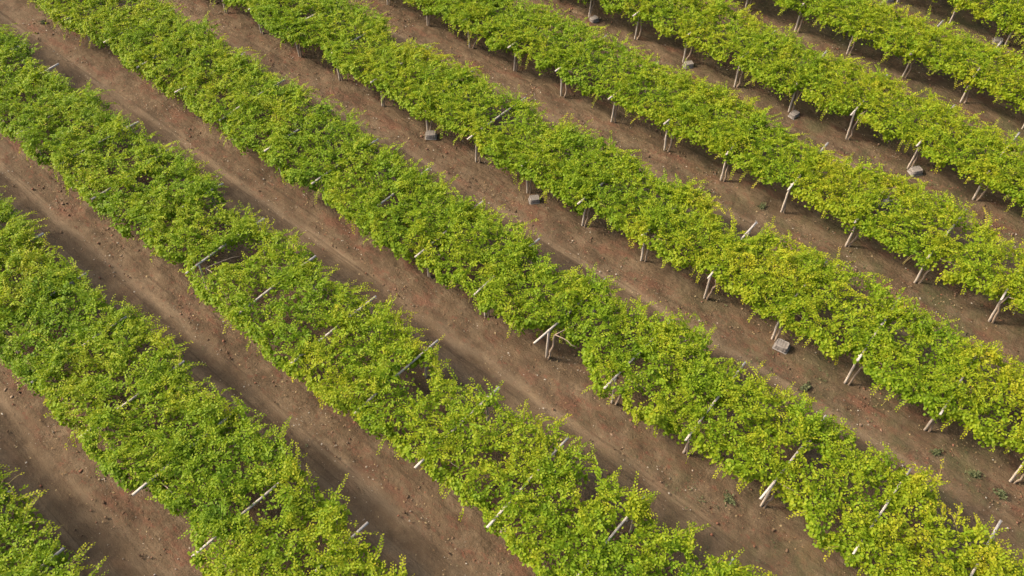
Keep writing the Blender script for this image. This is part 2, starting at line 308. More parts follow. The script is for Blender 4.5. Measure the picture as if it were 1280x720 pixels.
def wood_material(name, base, dark, scale=(14, 14, 1.2)):
    m = Mat(name, .85)
    tc = m.n('ShaderNodeTexCoord'); oi = m.n('ShaderNodeObjectInfo')
    off = m.n('ShaderNodeVectorMath'); off.operation = 'ADD'
    m.l(tc.outputs['Object'], off.inputs[0]); m.l(oi.outputs['Location'], off.inputs[1])
    v = m.vscale(off.outputs[0], scale)
    f = m.noise(v, 3.0, 6, .65)
    c = m.ramp(f, [(.28, dark), (.5, base), (.75, tuple(min(1, x * 1.25) for x in base))])
    big = m.noise(off.outputs[0], .35, 2)
    c = m.mix(m.mapr(big, .35, .7, 0., .45), c, (dark[0] * 1.2, dark[1] * 1.15, dark[2] * 1.05))
    m.l(c, m.b.inputs['Base Color'])
    m.bump(f, .5, .02)
    return m.m


def soil_material():
    m = Mat('vineyard_soil', .95)
    m.b.inputs['Specular IOR Level'].default_value = .15
    tc = m.n('ShaderNodeTexCoord'); P = tc.outputs['Object']          # x along the rows, y across them
    sx = m.n('ShaderNodeSeparateXYZ'); m.l(P, sx.inputs[0])
    wob = m.math('MULTIPLY', m.math('SUBTRACT', m.noise(P, .25, 3), .5), 1.1)
    vv = m.math('ADD', sx.outputs['Y'], wob)
    fr = m.math('MULTIPLY', m.math('FRACT', m.math('DIVIDE', m.math('ADD', vv, ROW_GAP * 40 + 1.1), ROW_GAP)), ROW_GAP)
    # fr: 0 at 1.1 m in front of the posts, 1.1 the posts, 4.4 the back edge of the canopy, then the driving lane
    lane = m.math('MULTIPLY', m.mapr(fr, 3.9, 4.5), m.mapr(fr, 5.7, 6.25, 1., 0.))
    streak = m.vscale(P, (.35, 1.3, 1))
    n1 = m.noise(streak, 1.1, 6, .62)
    n2 = m.noise(P, 1.3, 7, .65)
    n3 = m.noise(P, 7., 6, .7)
    n4 = m.noise(P, 26., 4, .7)
    col = m.ramp(n1, SOIL_RAMP)
    col = m.mix(m.mapr(n2, .42, .68, 0., .55), col, SOIL_PALE)
    # compacted lane: a little smoother, duller brown
    col = m.mix(m.math('MULTIPLY', lane, .35), col, SOIL_LANE)
    # red earth turned up along the foot of the rows
    tr1 = m.math('MULTIPLY', m.mapr(fr, 4.45, 4.75), m.mapr(fr, 4.85, 5.15, 1., 0.))
    tr2 = m.math('MULTIPLY', m.mapr(fr, 5.5, 5.75), m.mapr(fr, 5.85, 6.1, 1., 0.))
    trk = m.math('MULTIPLY', m.math('ADD', tr1, tr2), m.mapr(m.noise(m.vscale(P, (.15, .8, 1)), 1.0, 3), .35, .6))
    col = m.mix(m.math('MULTIPLY', trk, .62), col, SOIL_PALE)
    line = m.mapr(m.noise(m.vscale(P, (.10, 4.2, 1)), 1.0, 4, .6), .54, .66)
    col = m.mix(m.math('MULTIPLY', line, .6), col, SOIL_RAMP[0][1])
    red = m.math('MULTIPLY', m.mapr(m.noise(m.vscale(P, (.6, 1.3, 1)), .9, 5, .7), .50, .66), m.math('SUBTRACT', 1.0, m.math('MULTIPLY', lane, .8)))
    col = m.mix(m.math('MULTIPLY', red, .75), col, SOIL_RED)
    foot = m.math('ADD', m.mapr(fr, 5.6, 6.1), m.mapr(fr, .6, 1.2, 1., 0.), True)
    rust = m.math('MULTIPLY', m.mapr(m.noise(m.vscale(P, (.8, 1.2, 1)), 4.5, 6, .75), .54, .66), foot)
    col = m.mix(m.math('MULTIPLY', rust, .75), col, (.125, .05, .03))
    # thin green film of seedlings, mostly beyond the middle rows
    gx = m.mapr(m.math('ADD', sx.outputs['X'], m.math('MULTIPLY', sx.outputs['Y'], .55)), -16., 6.)
    grn = m.math('MULTIPLY', m.mapr(m.noise(P, .55, 6, .7), .44, .66), gx)
    col = m.mix(m.math('MULTIPLY', grn, .72), col, (.062, .060, .026))
    # fine speckle: pebbles, straw and dark crumbs
    col = m.mix(m.mapr(n4, .60, .72, 0., .5), col, (.30, .23, .15))
    col = m.mix(m.mapr(n4, .40, .28, 0., .55), col, (.045, .028, .017))
    col = m.mix(m.mapr(n3, .42, .30, 0., .45), col, (.065, .039, .023))
    m.l(col, m.b.inputs['Base Color'])
    # relief: tyre lugs in the lane, crumbs beside it
    crumbs = m.math('ADD', m.math('MULTIPLY', n3, .75), m.math('MULTIPLY', n4, .35))
    rough = m.math('ADD', m.math('MULTIPLY', m.math('SUBTRACT', 1.0, lane), .8), .35)
    h = m.math('ADD', m.math('MULTIPLY', crumbs, rough), m.math('MULTIPLY', m.noise(m.vscale(P, (1.2, 3.2, 1)), 2.0, 5), .7))
    m.bump(h, .9, .09)
    return m.m


def simple_noise_material(name, a, b, scale, rough=.85, bump=0.0, spec=.3):
    m = Mat(name, rough); m.b.inputs['Specular IOR Level'].default_value = spec
    tc = m.n('ShaderNodeTexCoord')
    f = m.noise(tc.outputs['Object'], scale, 5, .65)
    m.l(m.ramp(f, [(.3, a), (.7, b)]), m.b.inputs['Base Color'])
    if bump: m.bump(f, bump, .01)
    return m.m


def tint_material(name, stops, rough=.95):
    m = Mat(name, rough); m.b.inputs['Specular IOR Level'].default_value = .15
    at = m.n('ShaderNodeAttribute'); at.attribute_name = 'tint'
    m.l(m.ramp(at.outputs['Fac'], stops), m.b.inputs['Base Color'])
    return m.m


EARTH = np.array(SOIL_GAIN)
LEAF = leaf_material()
CANE = simple_noise_material('green_cane', (.16, .13, .035), (.26, .20, .06), 9, .6)
POST = wood_material('weathered_post_wood', (.43, .365, .295), (.19, .15, .115))
BAR = wood_material('weathered_crossbar_wood', (.37, .325, .27), (.19, .165, .135), (9, 9, 9))
BARK = wood_material('vine_bark', (.27, .20, .14), (.09, .06, .04), (10, 10, 2))
CRATE = simple_noise_material('dusty_grey_plastic', (.14, .115, .095), (.235, .21, .19), 7, .7, .15)
CRATE_DARK = simple_noise_material('dusty_grey_plastic_rim', (.17, .155, .145), (.24, .22, .20), 5, .6, .15)
SOIL = soil_material()
CLOD = tint_material('soil_clod', [(0, (.06, .036, .022)), (.45, (.125, .078, .047)), (.75, (.165, .07, .042)), (1, (.21, .155, .105))])
STONE = tint_material('pale_stone', [(0, (.17, .125, .085)), (.6, (.27, .22, .165)), (1, (.40, .36, .30))])
LITTER = tint_material('dry_leaf_litter', [(0, (.07, .04, .022)), (.5, (.17, .11, .055)), (1, (.26, .20, .11))])
WEED = tint_material('weed_leaf', [(0, (.05, .062, .026)), (1, (.11, .115, .05))], .7)

# ------------------------------------------------------------------ the ground: one sheet, fine near, running to the horizon
def ground():
    def axis(lo, hi, step, far):
        core = np.arange(lo, hi + step / 2, step)
        out = []; d = step
        x = hi
        while x < far:
            d *= 1.35; x += d; out.append(x)
        neg = []; d = step; x = lo
        while x > -far:
            d *= 1.35; x -= d; neg.append(x)
        return np.concatenate([neg[::-1], core, out])
    xs = axis(-46, 8, .11, 2500); ys = axis(-24, 40, .11, 2500)
    X, Y = np.meshgrid(xs, ys, indexing='ij')
    inside = ((X > -47) & (X < 9) & (Y > -25) & (Y < 41)).astype(float)
    fr = np.mod(Y + 1.1 + .35 * noise_fn(5, 9)(X, Y), ROW_GAP)
    Z = .05 * np.exp(-((fr - 1.1) / .55) ** 2) + .03 * np.exp(-((fr - .35) / .3) ** 2)
    for c in (4.75, 5.75): Z -= .07 * np.exp(-((fr - c) / .2) ** 2)
    lane = np.clip((fr - 4.0) / .5, 0, 1) * np.clip((6.1 - fr) / .3, 0, 1)
    Z += (.028 * noise_fn(6, 1.1)(X, Y) + .018 * noise_fn(7, .45)(X, Y)) * (1 - .65 * lane)
    Z += .03 * noise_fn(8, 5)(X, Y)
    Z *= inside
    nx, ny = X.shape
    v = np.stack([X, Y, Z], -1).reshape(-1, 3)
    i, j = np.meshgrid(np.arange(nx - 1), np.arange(ny - 1), indexing='ij')
    q = np.stack([i * ny + j, (i + 1) * ny + j, (i + 1) * ny + j + 1, i * ny + j + 1], -1).reshape(-1, 4)
    me = arrays_mesh('ground', v, [q], [SOIL], smooth=True)
    o = link(bpy.data.objects.new('ground', me))
    o.location = Vector(w(0, 0)); o.rotation_euler = (0, 0, YAW)
    setp(o, kind='structure', label='brown vineyard soil in lanes between the vine rows', category='ground')
ground()

# ------------------------------------------------------------------ loose soil, stones and litter (uncountable)
ICO = None
def ico():
    t = (1 + 5 ** .5) / 2
    v = np.array([(-1, t, 0), (1, t, 0), (-1, -t, 0), (1, -t, 0), (0, -1, t), (0, 1, t), (0, -1, -t), (0, 1, -t), (t, 0, -1), (t, 0, 1), (-t, 0, -1), (-t, 0, 1)], float)
    v /= np.linalg.norm(v[0])
    f = np.array([(0, 11, 5), (0, 5, 1), (0, 1, 7), (0, 7, 10), (0, 10, 11), (1, 5, 9), (5, 11, 4), (11, 10, 2), (10, 7, 6), (7, 1, 8), (3, 9, 4), (3, 4, 2), (3, 2, 6), (3, 6, 8), (3, 8, 9), (4, 9, 5), (2, 4, 11), (6, 2, 10), (8, 6, 7), (9, 8, 1)])
    return v, f


def row_points(n, zone, seed):
    """n ground points inside the region the picture can see; zone(fr) gives their density across a row"""
    g = np.random.default_rng(seed)
    out = []
    patch = noise_fn(seed + 1, 3.0)
    got = 0
    while got < n:
        x = g.uniform(-26, 26, 4 * n); y = g.uniform(8, 46, 4 * n)
        u = x * U[0] + y * U[1]; v = x * V[0] + y * V[1] - V0
        fr = np.mod(v + 1.1, ROW_GAP)
        keep = g.uniform(0, 1, 4 * n) < zone(fr) * np.clip(.5 + .9 * patch(u, v), .05, 1)
        px, py = frame(np.stack([x, y, 0 * x], -1))
        keep &= (px > -120) & (px < 1400) & (py > -120) & (py < 840)
        out.append(np.stack([x[keep], y[keep]], -1)); got += keep.sum()
    return np.vstack(out)[:n], g


def scatter_lumps(name, n, zone, seed, smin, smax, flat, mat, label, cat):
    pts, g = row_points(n, zone, seed)
    iv, ifc = ico()
    s = smin * (smax / smin) ** (g.uniform(0, 1, n) ** 2.2)
    vv = iv[None] * (1 + g.uniform(-.3, .3, (n, 12, 1)))
    vv = vv * s[:, None, None] * np.stack([g.uniform(.8, 1.4, n), g.uniform(.7, 1.1, n), g.uniform(.6, 1, n) * flat], -1)[:, None]
    a = g.uniform(0, 6.28, n); c, s_ = np.cos(a), np.sin(a)
    x = vv[..., 0] * c[:, None] - vv[..., 1] * s_[:, None]; y = vv[..., 0] * s_[:, None] + vv[..., 1] * c[:, None]
    V_ = np.stack([x + pts[:, :1], y + pts[:, 1:], vv[..., 2] + (s * flat * .35)[:, None] + .02], -1)
    F_ = ifc[None] + (np.arange(n) * 12)[:, None, None]
    tint = np.repeat(g.uniform(0, 1, n), 12)
    me = arrays_mesh(name, V_.reshape(-1, 3), [F_.reshape(-1, 3)], [mat], attrs={'tint': tint})
    o = link(bpy.data.objects.new(name, me))
    setp(o, kind='stuff', label=label, category=cat)


rowfoot = lambda fr: np.where(fr < 1.6, 1.0, np.where(fr < 4.0, .35, np.where(fr > 5.8, .8, .14)))
scatter_lumps('soil_clods', 9000, rowfoot, 21, .015, .062, .65, CLOD, 'crumbly reddish brown soil clods along the row feet', 'soil clods')
scatter_lumps('gravel', 9000, lambda fr: np.where(fr < 1.8, 1.0, np.where(fr > 5.6, .9, .3)), 31, .010, .040, .6, STONE, 'small pale stones scattered over the soil', 'gravel')


def litter():
    n = 14000
    pts, g = row_points(n, lambda fr: np.where(fr < 1.5, .8, np.where(fr < 4.4, 1.0, .25)), 41)
    L = g.uniform(.015, .05, n); W = L * g.uniform(.25, .9, n); a = g.uniform(0, 6.28, n)
    d = np.stack([np.cos(a), np.sin(a), g.normal(0, .25, n)], -1); e = np.stack([-np.sin(a), np.cos(a), g.normal(0, .3, n)], -1)
    c = np.stack([pts[:, 0], pts[:, 1], np.full(n, .055)], -1)
    V_ = np.stack([c - d * L[:, None], c + e * W[:, None] + [0, 0, .02], c + d * L[:, None], c - e * W[:, None] + [0, 0, .02]], 1)
    me = arrays_mesh('leaf_litter', V_.reshape(-1, 3), [np.arange(4 * n).reshape(-1, 4)], [LITTER], attrs={'tint': np.repeat(g.uniform(0, 1, n), 4)})
    setp(link(bpy.data.objects.new('leaf_litter', me)), kind='stuff', label='dry fallen leaves and straw on the soil', category='leaf litter')
litter()


def seedlings():
    n = 7000
    pts, g = row_points(n, lambda fr: np.where(fr < .9, 1.0, np.where(fr < 4.2, .45, .8)), 51)
    u = pts @ U[:2]; v = pts @ V[:2] - V0
    far = np.clip((u + .55 * v + 15) / 22, 0.02, 1)
    k = (noise_fn(53, 2.4)(u, v) + .5 * noise_fn(54, .8)(u, v) > .25) & (g.uniform(0, 1, n) < far)
    pts = np.repeat(pts[k], 4, 0); n = len(pts)
    pts = pts + g.normal(0, .035, (n, 2))
    a = g.uniform(0, 6.28, n)
    head = np.stack([np.cos(a), np.sin(a), g.uniform(0, .5, n)], -1)
    v_, q_, t_ = make_leaves(np.stack([pts[:, 0], pts[:, 1], np.full(n, .055)], -1), head, g.normal(0, .4, (n, 2)), g.uniform(.025, .07, n), g.uniform(0, 1, n), g, .7)
    me = arrays_mesh('seedling_weeds', v_, [q_], [WEED], attrs={'tint': t_})
    setp(link(bpy.data.objects.new('seedling_weeds', me)), kind='stuff', label='thin grey green seedling weeds sprinkled over the right hand lanes', category='weeds')


# ------------------------------------------------------------------ rows, their edges, holes and yellow spots
ORD = 'zeroth first second third fourth fifth sixth seventh eighth ninth tenth eleventh twelfth thirteenth fourteenth fifteenth sixteenth seventeenth eighteenth nineteenth twentieth'.split()


def edges_of(r):
    """lower (towards the camera) and upper edge of the canopy of row r as functions of u"""
    up_, lo_ = UPPER.get(r), LOWER.get(r)
    nu, nl = noise_fn(300 + r, 3.2), noise_fn(400 + r, 3.0)
    ru, rl = noise_fn(500 + r, .7), noise_fn(600 + r, .8)
    def f(tab, base, nz, rg, amp):
        if tab:
            tu = np.array([t[0] for t in tab]); tv = np.array([t[1] for t in tab])
        def g(u):
            d = base + .2 * nz(u, 0 * u)
            if not tab: return d + amp * rg(u, 0 * u)
            k = np.interp(u, tu, tv)
            out = np.clip(np.maximum(tu[0] - u, u - tu[-1]) / 1.0, 0, 1)
            return k * (1 - out) + d * out + amp * rg(u, 0 * u)
        return g
    return f(lo_, -.5, nl, rl, .09), f(up_, 3.1, nu, ru, .16)


HU = np.array(HOLES); YU = np.array(YELLOW)
patch_a, patch_b, thin_n, bulge = noise_fn(71, 2.6), noise_fn(72, .9), noise_fn(73, .75), noise_fn(74, 1.3)
hue_far = lambda u, v: np.clip((u + .62 * v + 20) / 34, 0, 1)     # leaf tint drifts yellower towards the right and the far rows


def make_leaves(pos, head, up_t, size, tint, g, narrow=1.0):
    """one folded six-point leaf per position; head = unit heading in the plane, up_t = tilt noise"""
    n = len(pos)
    nrm = np.stack([up_t[:, 0], up_t[:, 1], np.ones(n)], -1); nrm /= np.linalg.norm(nrm, axis=1, keepdims=True)
    d = head - nrm * (head * nrm).sum(1, keepdims=True); d /= np.linalg.norm(d, axis=1, keepdims=True) + 1e-9
    s = np.cross(nrm, d)
    fold = g.uniform(-.05, .34, n)[:, None]
    curl = g.uniform(-.1, .25, n)[:, None]
    sz = size[:, None]
    wx = narrow * g.uniform(.8, 1.15, n)[:, None]
    a0 = pos - d * sz * .15
    a1 = pos + s * sz * .50 * wx + d * sz * .22 + nrm * sz * fold
    a2 = pos + s * sz * .36 * wx + d * sz * .66 + nrm * sz * fold * .6
    a3 = pos + d * sz * .92 - nrm * sz * curl
    a4 = pos - s * sz * .36 * wx + d * sz * .66 + nrm * sz * fold * .6
    a5 = pos - s * sz * .50 * wx + d * sz * .22 + nrm * sz * fold
    V_ = np.stack([a0, a1, a2, a3, a4, a5], 1).reshape(-1, 3)
    b = np.arange(n)[:, None] * 6
    q = np.concatenate([b + np.array([[0, 1, 2, 3]]), b + np.array([[0, 3, 4, 5]])])
    return V_, q, np.repeat(tint, 6)


seedlings()


def hole_factor(u, v):
    """0 outside every hole, rising to 1 inside"""
    f = np.zeros(len(u))
    near = HU[(HU[:, 0] > u.min() - 1.5) & (HU[:, 0] < u.max() + 1.5) & (HU[:, 1] > v.min() - 1.5) & (HU[:, 1] < v.max() + 1.5)]
    for hu, hv, hr in near:
        d = np.sqrt(((u - hu) / hr) ** 2 + ((v - hv) / hr) ** 2) + .25 * thin_n(u * 2, v * 2)
        f = np.maximum(f, np.clip((1.12 - d) / .25, 0, 1))
    return f


def base_tint(u, v, off):
    t = .36 + .10 * hue_far(u, v) + .08 * patch_a(u, v) + .06 * patch_b(u, v) + off
    for yu, yv, yr in YU:
        d2 = ((u - yu) ** 2 + (v - yv) ** 2) / yr ** 2
        t = t + .15 * np.exp(-d2 * 1.3)
    return t


def foliage_mesh(r, u0, lo, hi, vine_off, g):
    p0 = np.array([u0, r * ROW_GAP])           # local origin of the vine
    def edge_ok(u, v, m=0.0):
        return (v > lo(u) + m) & (v < hi(u) - m)
    def zc(u, v):
        e = np.minimum(v - lo(u), hi(u) - v)
        top = 1.98 + (.19 if r < 1 else .11) * bulge(u, v + r * 50) + .09 * thin_n(u, v + r * 31)
        return top - .50 * np.exp(-np.clip(e, 0, 9) / .22)
    vigor = float(np.clip(g.normal(.97, .13), .62, 1.15))
    VV, QQ, TT = [], [], []; nv = 0
    def push(pos, head, tilt, size, tint, narrow=1.0):
        nonlocal nv
        gv = pos[:, 1] + r * ROW_GAP
        hf = hole_factor(pos[:, 0], gv)
        hf = np.maximum(hf * .96, np.clip((thin_n(pos[:, 0], pos[:, 1] + r * 17) - (.62 if r < 1 else .85)) * 2.2, 0, .75))
        keep = g.uniform(0, 1, len(pos)) > hf
        if not keep.any(): return
        pos, head, tilt, size, tint = pos[keep], head[keep], tilt[keep], size[keep], tint[keep]
        lp = pos - np.array([p0[0], 0, 0])
        v_, q_, t_ = make_leaves(lp, head, tilt, size, tint, g, narrow)
        VV.append(v_); QQ.append(q_ + nv); TT.append(t_); nv += len(v_)
    # inner layer, tint lowered: shade under the shoots put into the leaf colour
    n = int(4200 * vigor)
    u = u0 + g.uniform(-.22, P_GAP + .22, n); v = g.uniform(-1.1, 3.7, n)
    k = edge_ok(u, v, .05) & (g.uniform(0, 1, n) > np.clip((thin_n(u, v + r * 17) - (.36 if r < 1 else .6)) * 2.5, 0, .9))
    u, v = u[k], v[k]; n = len(u)
    e = np.minimum(v - lo(u), hi(u) - v)
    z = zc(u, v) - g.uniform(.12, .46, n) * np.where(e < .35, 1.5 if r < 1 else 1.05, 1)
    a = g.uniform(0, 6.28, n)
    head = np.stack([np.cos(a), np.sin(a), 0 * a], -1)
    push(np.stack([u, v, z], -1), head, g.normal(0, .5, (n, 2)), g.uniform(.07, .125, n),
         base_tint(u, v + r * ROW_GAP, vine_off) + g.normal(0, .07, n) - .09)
    # the curtain of leaves that hangs from the front wire
    n = 900
    u = u0 + g.uniform(-.2, P_GAP + .2, n); v = lo(u) + g.uniform(-.02, .3, n)
    k = g.uniform(0, 1, n) > np.where((np.minimum(np.abs(u - u0), np.abs(u - u0 - P_GAP)) < .34), .72, .1); u, v = u[k], v[k]; n = len(u)
    z = zc(u, lo(u) + .25) - .02 - g.uniform(0, 1, n) ** .8 * ((.52 if r < 1 else .34) + .14 * thin_n(u, v + r * 9))
    a = -math.pi / 2 + g.normal(0, .8, n)
    head = np.stack([np.cos(a), np.sin(a), -.5 + 0 * a], -1)
    tl = np.stack([g.normal(0, .45, n), -.5 + g.normal(0, .4, n)], -1)
    push(np.stack([u, v, z], -1), head, tl, g.uniform(.07, .12, n), base_tint(u, v + r * ROW_GAP, vine_off) + g.normal(0, .07, n))
    # shoots
    ns = int(380 * vigor)
    su = u0 + g.uniform(-.2, P_GAP + .2, ns); sv = g.uniform(-.9, 3.5, ns)
    k = edge_ok(su, sv, .08); su, sv = su[k], sv[k]; ns = len(su)
    tubes = MB()
    def shoot(su, sv, sz, az, el, L, droop, long=False, keep_in=True, slack=.2):
        step = .05
        m = int(L / step)
        s = np.arange(1, m + 1) * step
        ang = el - droop * s / max(L, .4)
        bend = az + g.normal(0, .5) * s
        dx = np.cumsum(np.cos(ang) * np.cos(bend)) * step; dy = np.cumsum(np.cos(ang) * np.sin(bend)) * step; dz = np.cumsum(np.sin(ang)) * step
        P = np.stack([su + dx, sv + dy, np.maximum(sz + dz, .12)], -1)
        if keep_in and (P[-1, 1] < lo(P[-1, 0]) - slack * .7 or P[-1, 1] > hi(P[-1, 0]) + slack): return False
        f = s / L
        side = np.where(np.arange(m) % 2 == 0, 1.0, -1.0)
        la = bend + side * g.uniform(.15, .85, m)
        head = np.stack([np.cos(la), np.sin(la), .15 * np.ones(m)], -1)
        size = (.128 - .07 * f) * g.uniform(.75, 1.2, m)
        off = np.stack([-np.sin(bend), np.cos(bend), 0 * s], -1) * (side * size * .3)[:, None]
        # leaves on a shoot face the light: tilt follows the shoot's own slope
        tilt = np.stack([-np.cos(bend) * np.sin(ang), -np.sin(bend) * np.sin(ang)], -1) * .5 + g.normal(0, .38, (m, 2))
        t = base_tint(P[:, 0], P[:, 1] + r * ROW_GAP, vine_off) + .20 * f ** 1.5 + g.normal(0, .06, m) + (.08 if long else 0) + g.normal(0, .05)
        push(P + off, head, tilt, size, t, .72)
        if long:
            tubes.tube(np.vstack([[su, sv, sz], P])[::3] - [p0[0], 0, 0], .008, 4)
        return True
    for i in range(ns):
        c = (lo(su[i:i + 1])[0] + hi(su[i:i + 1])[0]) / 2
        outward = math.pi / 2 if sv[i] > c else -math.pi / 2
        az = g.uniform(0, 6.28) if g.uniform() < .6 else outward + g.normal(0, .7)
        z0 = float(zc(su[i:i + 1], sv[i:i + 1])[0]) - g.uniform(.02, .22)
        if g.uniform() < .26:       # trailing strands that lie along the top
            shoot(su[i], sv[i], z0 + .05, az, g.uniform(.15, .6), g.uniform(.7, 1.3), g.uniform(.35, 1.0), slack=.42)
        else:
            shoot(su[i], sv[i], z0, az, g.uniform(.2, 1.25), g.uniform(.3, .95), g.uniform(.5, 1.6))
    # a few long canes that reach out over the lane or hang down in front
    for i in range(g.integers(6, 12)):
        uu = u0 + g.uniform(.1, P_GAP - .1); upper = g.uniform() < .62
        if upper: shoot(uu, float(hi(np.array([uu]))[0]) - .25, 1.72, math.pi / 2 + g.normal(0, .6), g.uniform(.1, .6), g.uniform(.55, 1.05), g.uniform(.4, 1.4), True, False)
        else: shoot(uu, float(lo(np.array([uu]))[0]) + .2, 1.55, -math.pi / 2 + g.normal(0, .5), g.uniform(-.3, .3), g.uniform(.45, .95), g.uniform(.9, 1.7), True, False)
    V_ = np.vstack(VV); Q_ = np.vstack(QQ); T_ = np.concatenate(TT)
    mi = np.zeros(len(Q_), int)
    faces = [Q_]
    if tubes.v:
        tv = np.vstack(tubes.v); tq = np.vstack(tubes.q) + len(V_); tt = np.vstack(tubes.t) + len(V_)
        V_ = np.vstack([V_, tv]); T_ = np.concatenate([T_, np.full(len(tv), .5)])
        faces += [tq, tt]; mi = np.concatenate([mi, np.ones(len(tq) + len(tt), int)])
    return arrays_mesh('foliage', V_, faces, [LEAF, CANE], mi, {'tint': np.clip(T_, 0, 1)}), float(np.mean(T_))


def vine_trunk(parent, g):
    """crooked old trunk beside the front post, forking into arms that run up under the canopy"""
    mb = MB()
    n = 9; t = np.linspace(0, 1, n)
    wx = np.cumsum(g.normal(0, .045, n)); wy = np.cumsum(g.normal(0, .04, n)); wx -= wx[0]; wy -= wy[0]
    P = np.stack([.13 + wx * .8, .02 + wy * .8 + .14 * t, -.06 + 1.56 * t], -1)
    mb.tube(P, .046 - .014 * t, 7, .16)
    top = P[-1]
    for dv, du in ((.0, .9), (1.2, .5)):
        k = np.linspace(0, 1, 6)
        A = np.stack([top[0] + du * k + g.normal(0, .03, 6) * k, top[1] + dv * k + g.normal(0, .03, 6) * k, top[2] + .06 * np.sin(k * 3.1) + .05 * k], -1)
        mb.tube(A, .022 - .014 * k, 6, .15)
    return mb.build('trunk', BARK, parent, True)


def make_trellis(g, front, back):
    """the three meshes of one trellis around its front post foot; local x along the row, y across it"""
    parts = []
    lean = g.normal(0, .035, 2)
    for y0, nm in ((0, 'post'), (2.75, 'post')):
        mb = MB(); n = 7; t = np.linspace(0, 1, n)
        P = np.stack([lean[0] * t * 1.7 + g.normal(0, .006, n), y0 + lean[1] * t * .6 + g.normal(0, .006, n), -.15 + 1.83 * t], -1)
        mb.tube(P, .047 - .007 * t, 9, .09)
        parts.append((nm, mb, POST))
    mb = MB()
    x1 = lean[0] * 1.7
    mb.beam((x1 + g.normal(0, .04), front + g.normal(0, .2 if front < -.4 else .12), 1.69 + g.normal(0, .02)), (x1 + g.normal(0, .05), back + g.normal(0, .08), 1.70 + g.normal(0, .03)), .07, .065, 8, g.normal(0, .03))
    parts.append(('crossbar', mb, BAR))
    return parts


def in_view(P, m=0):
    x, y = frame(P)
    return (-m < x < 1280 + m) and (-m < y < 720 + m)


# the protos of the trellises: six weathered variants, copied along the rows
PROTOS = {}
def place_trellis(u, r, label, g, group):
    PR = PROTOS.setdefault('far' if r >= 1 else 'near', [])
    if len(PR) < 8:
        root = link(bpy.data.objects.new('vine_trellis', None)); root.empty_display_size = .2
        for nm, mb, mt in make_trellis(g, *((-.36, 3.33) if r >= 1 else (-.50, 3.34))): mb.build(nm, mt, root, nm == 'post')
        PR.append(root)
    else:
        src = PR[int(g.integers(len(PR)))]
        root = link(src.copy())
        for ch in src.children:
            link(ch.copy(), root)
    root.location = Vector(w(u, r * ROW_GAP)); root.rotation_euler = (0, 0, YAW + g.normal(0, .018))
    setp(root, label=label, category='trellis', group=group)
    return root


# bare crossbars that lie open in a gap of the leaves, by (row, post)
OPEN_BAR = {}
names = {}
rows_seen = list(range(5, -4, -1))
row_word = {r: ORD[i + 1] for i, r in enumerate(rows_seen)}
n_vines = n_trel = 0
for r in range(-4, 7):
    off = OFFSET[r]
    lo, hi = edges_of(r)
    cand = []
    for i in range(-20, 6):
        u0 = (i + off) * P_GAP
        q = [w(u0 + a, r * ROW_GAP + b, z) for a in (0, 1.5, 3.0) for b in (-.6, 1.3, 3.2) for z in (1.2, 1.9)]
        seen = any(in_view(x) for x in q); near = any(in_view(x, 150) for x in q)
        qt = [w(u0, r * ROW_GAP + b, z) for b, z in ((0, .1), (0, 1.0), (-.7, 1.76), (.5, 1.76), (1.5, 1.76), (2.5, 1.76), (3.3, 1.76))]
        ts = any(in_view(x) for x in qt); tn = any(in_view(x, 150) for x in qt)
        cand.append((i, u0, seen, near, ts, tn))
    sv_ = [c[0] for c in cand if c[2]]; st_ = [c[0] for c in cand if c[4]]
    for i, u0, seen, near, ts, tn in cand:
        g = np.random.default_rng(1000 + (r + 5) * 101 + (i + 30) * 7)
        if near:
            voff = float(g.normal(0, .045))
            root = link(bpy.data.objects.new('grapevine', None)); root.empty_display_size = .3
            root.location = Vector(w(u0, r * ROW_GAP)); root.rotation_euler = (0, 0, YAW)
            me, mt = foliage_mesh(r, u0, lambda u: lo(np.asarray(u)), lambda u: hi(np.asarray(u)), voff, g)
            link(bpy.data.objects.new('foliage', me), root)
            vine_trunk(root, g)
            yel = float(np.mean(base_tint(np.linspace(u0, u0 + 3, 9), np.linspace(0, 3, 9) + r * ROW_GAP, voff)))
            hs = ((HU[:, 0] > u0) & (HU[:, 0] < u0 + 3) & (HU[:, 1] > r * ROW_GAP - .6) & (HU[:, 1] < r * ROW_GAP + 3.3))
            big = bool((hs & (HU[:, 2] > .33)).any())
            look = ('yellow ' if yel > .49 else 'dark ' if yel < .36 else 'green ') + ('gappy ' if big else '') + 'grapevine'
            if seen and r in row_word:
                k = sv_.index(i) + 1
                lab = f'{look}, {ORD[k]} from the upper left in the {row_word[r]} row from the upper right'
            elif r in row_word:
                lab = f'{look} beyond the {"upper left" if i < sv_[0] else "lower right"} end of the {row_word[r]} row'
            else:
                lab = f'{look} outside the {"lower left" if r < 0 else "upper right"} corner past the last row seen'
            setp(root, label=lab, category='grapevine', group='grapevines trained along the trellis rows')
            n_vines += 1
        if tn:
            if ts and r in row_word:
                k = st_.index(i) + 1
                lab = f'weathered wooden trellis, {ORD[k]} from the upper left in the {row_word[r]} row from the upper right'
            elif r in row_word and st_:
                lab = f'weathered wooden trellis beyond the {"upper left" if i < st_[0] else "lower right"} end of the {row_word[r]} row'
            else:
                lab = f'weathered wooden trellis outside the {"lower left" if r < 0 else "upper right"} corner past the last row seen'
            place_trellis(u0, r, lab, g, 'wooden trellises carrying the vine rows')
            n_trel += 1
print('vines', n_vines, 'trellises', n_trel)


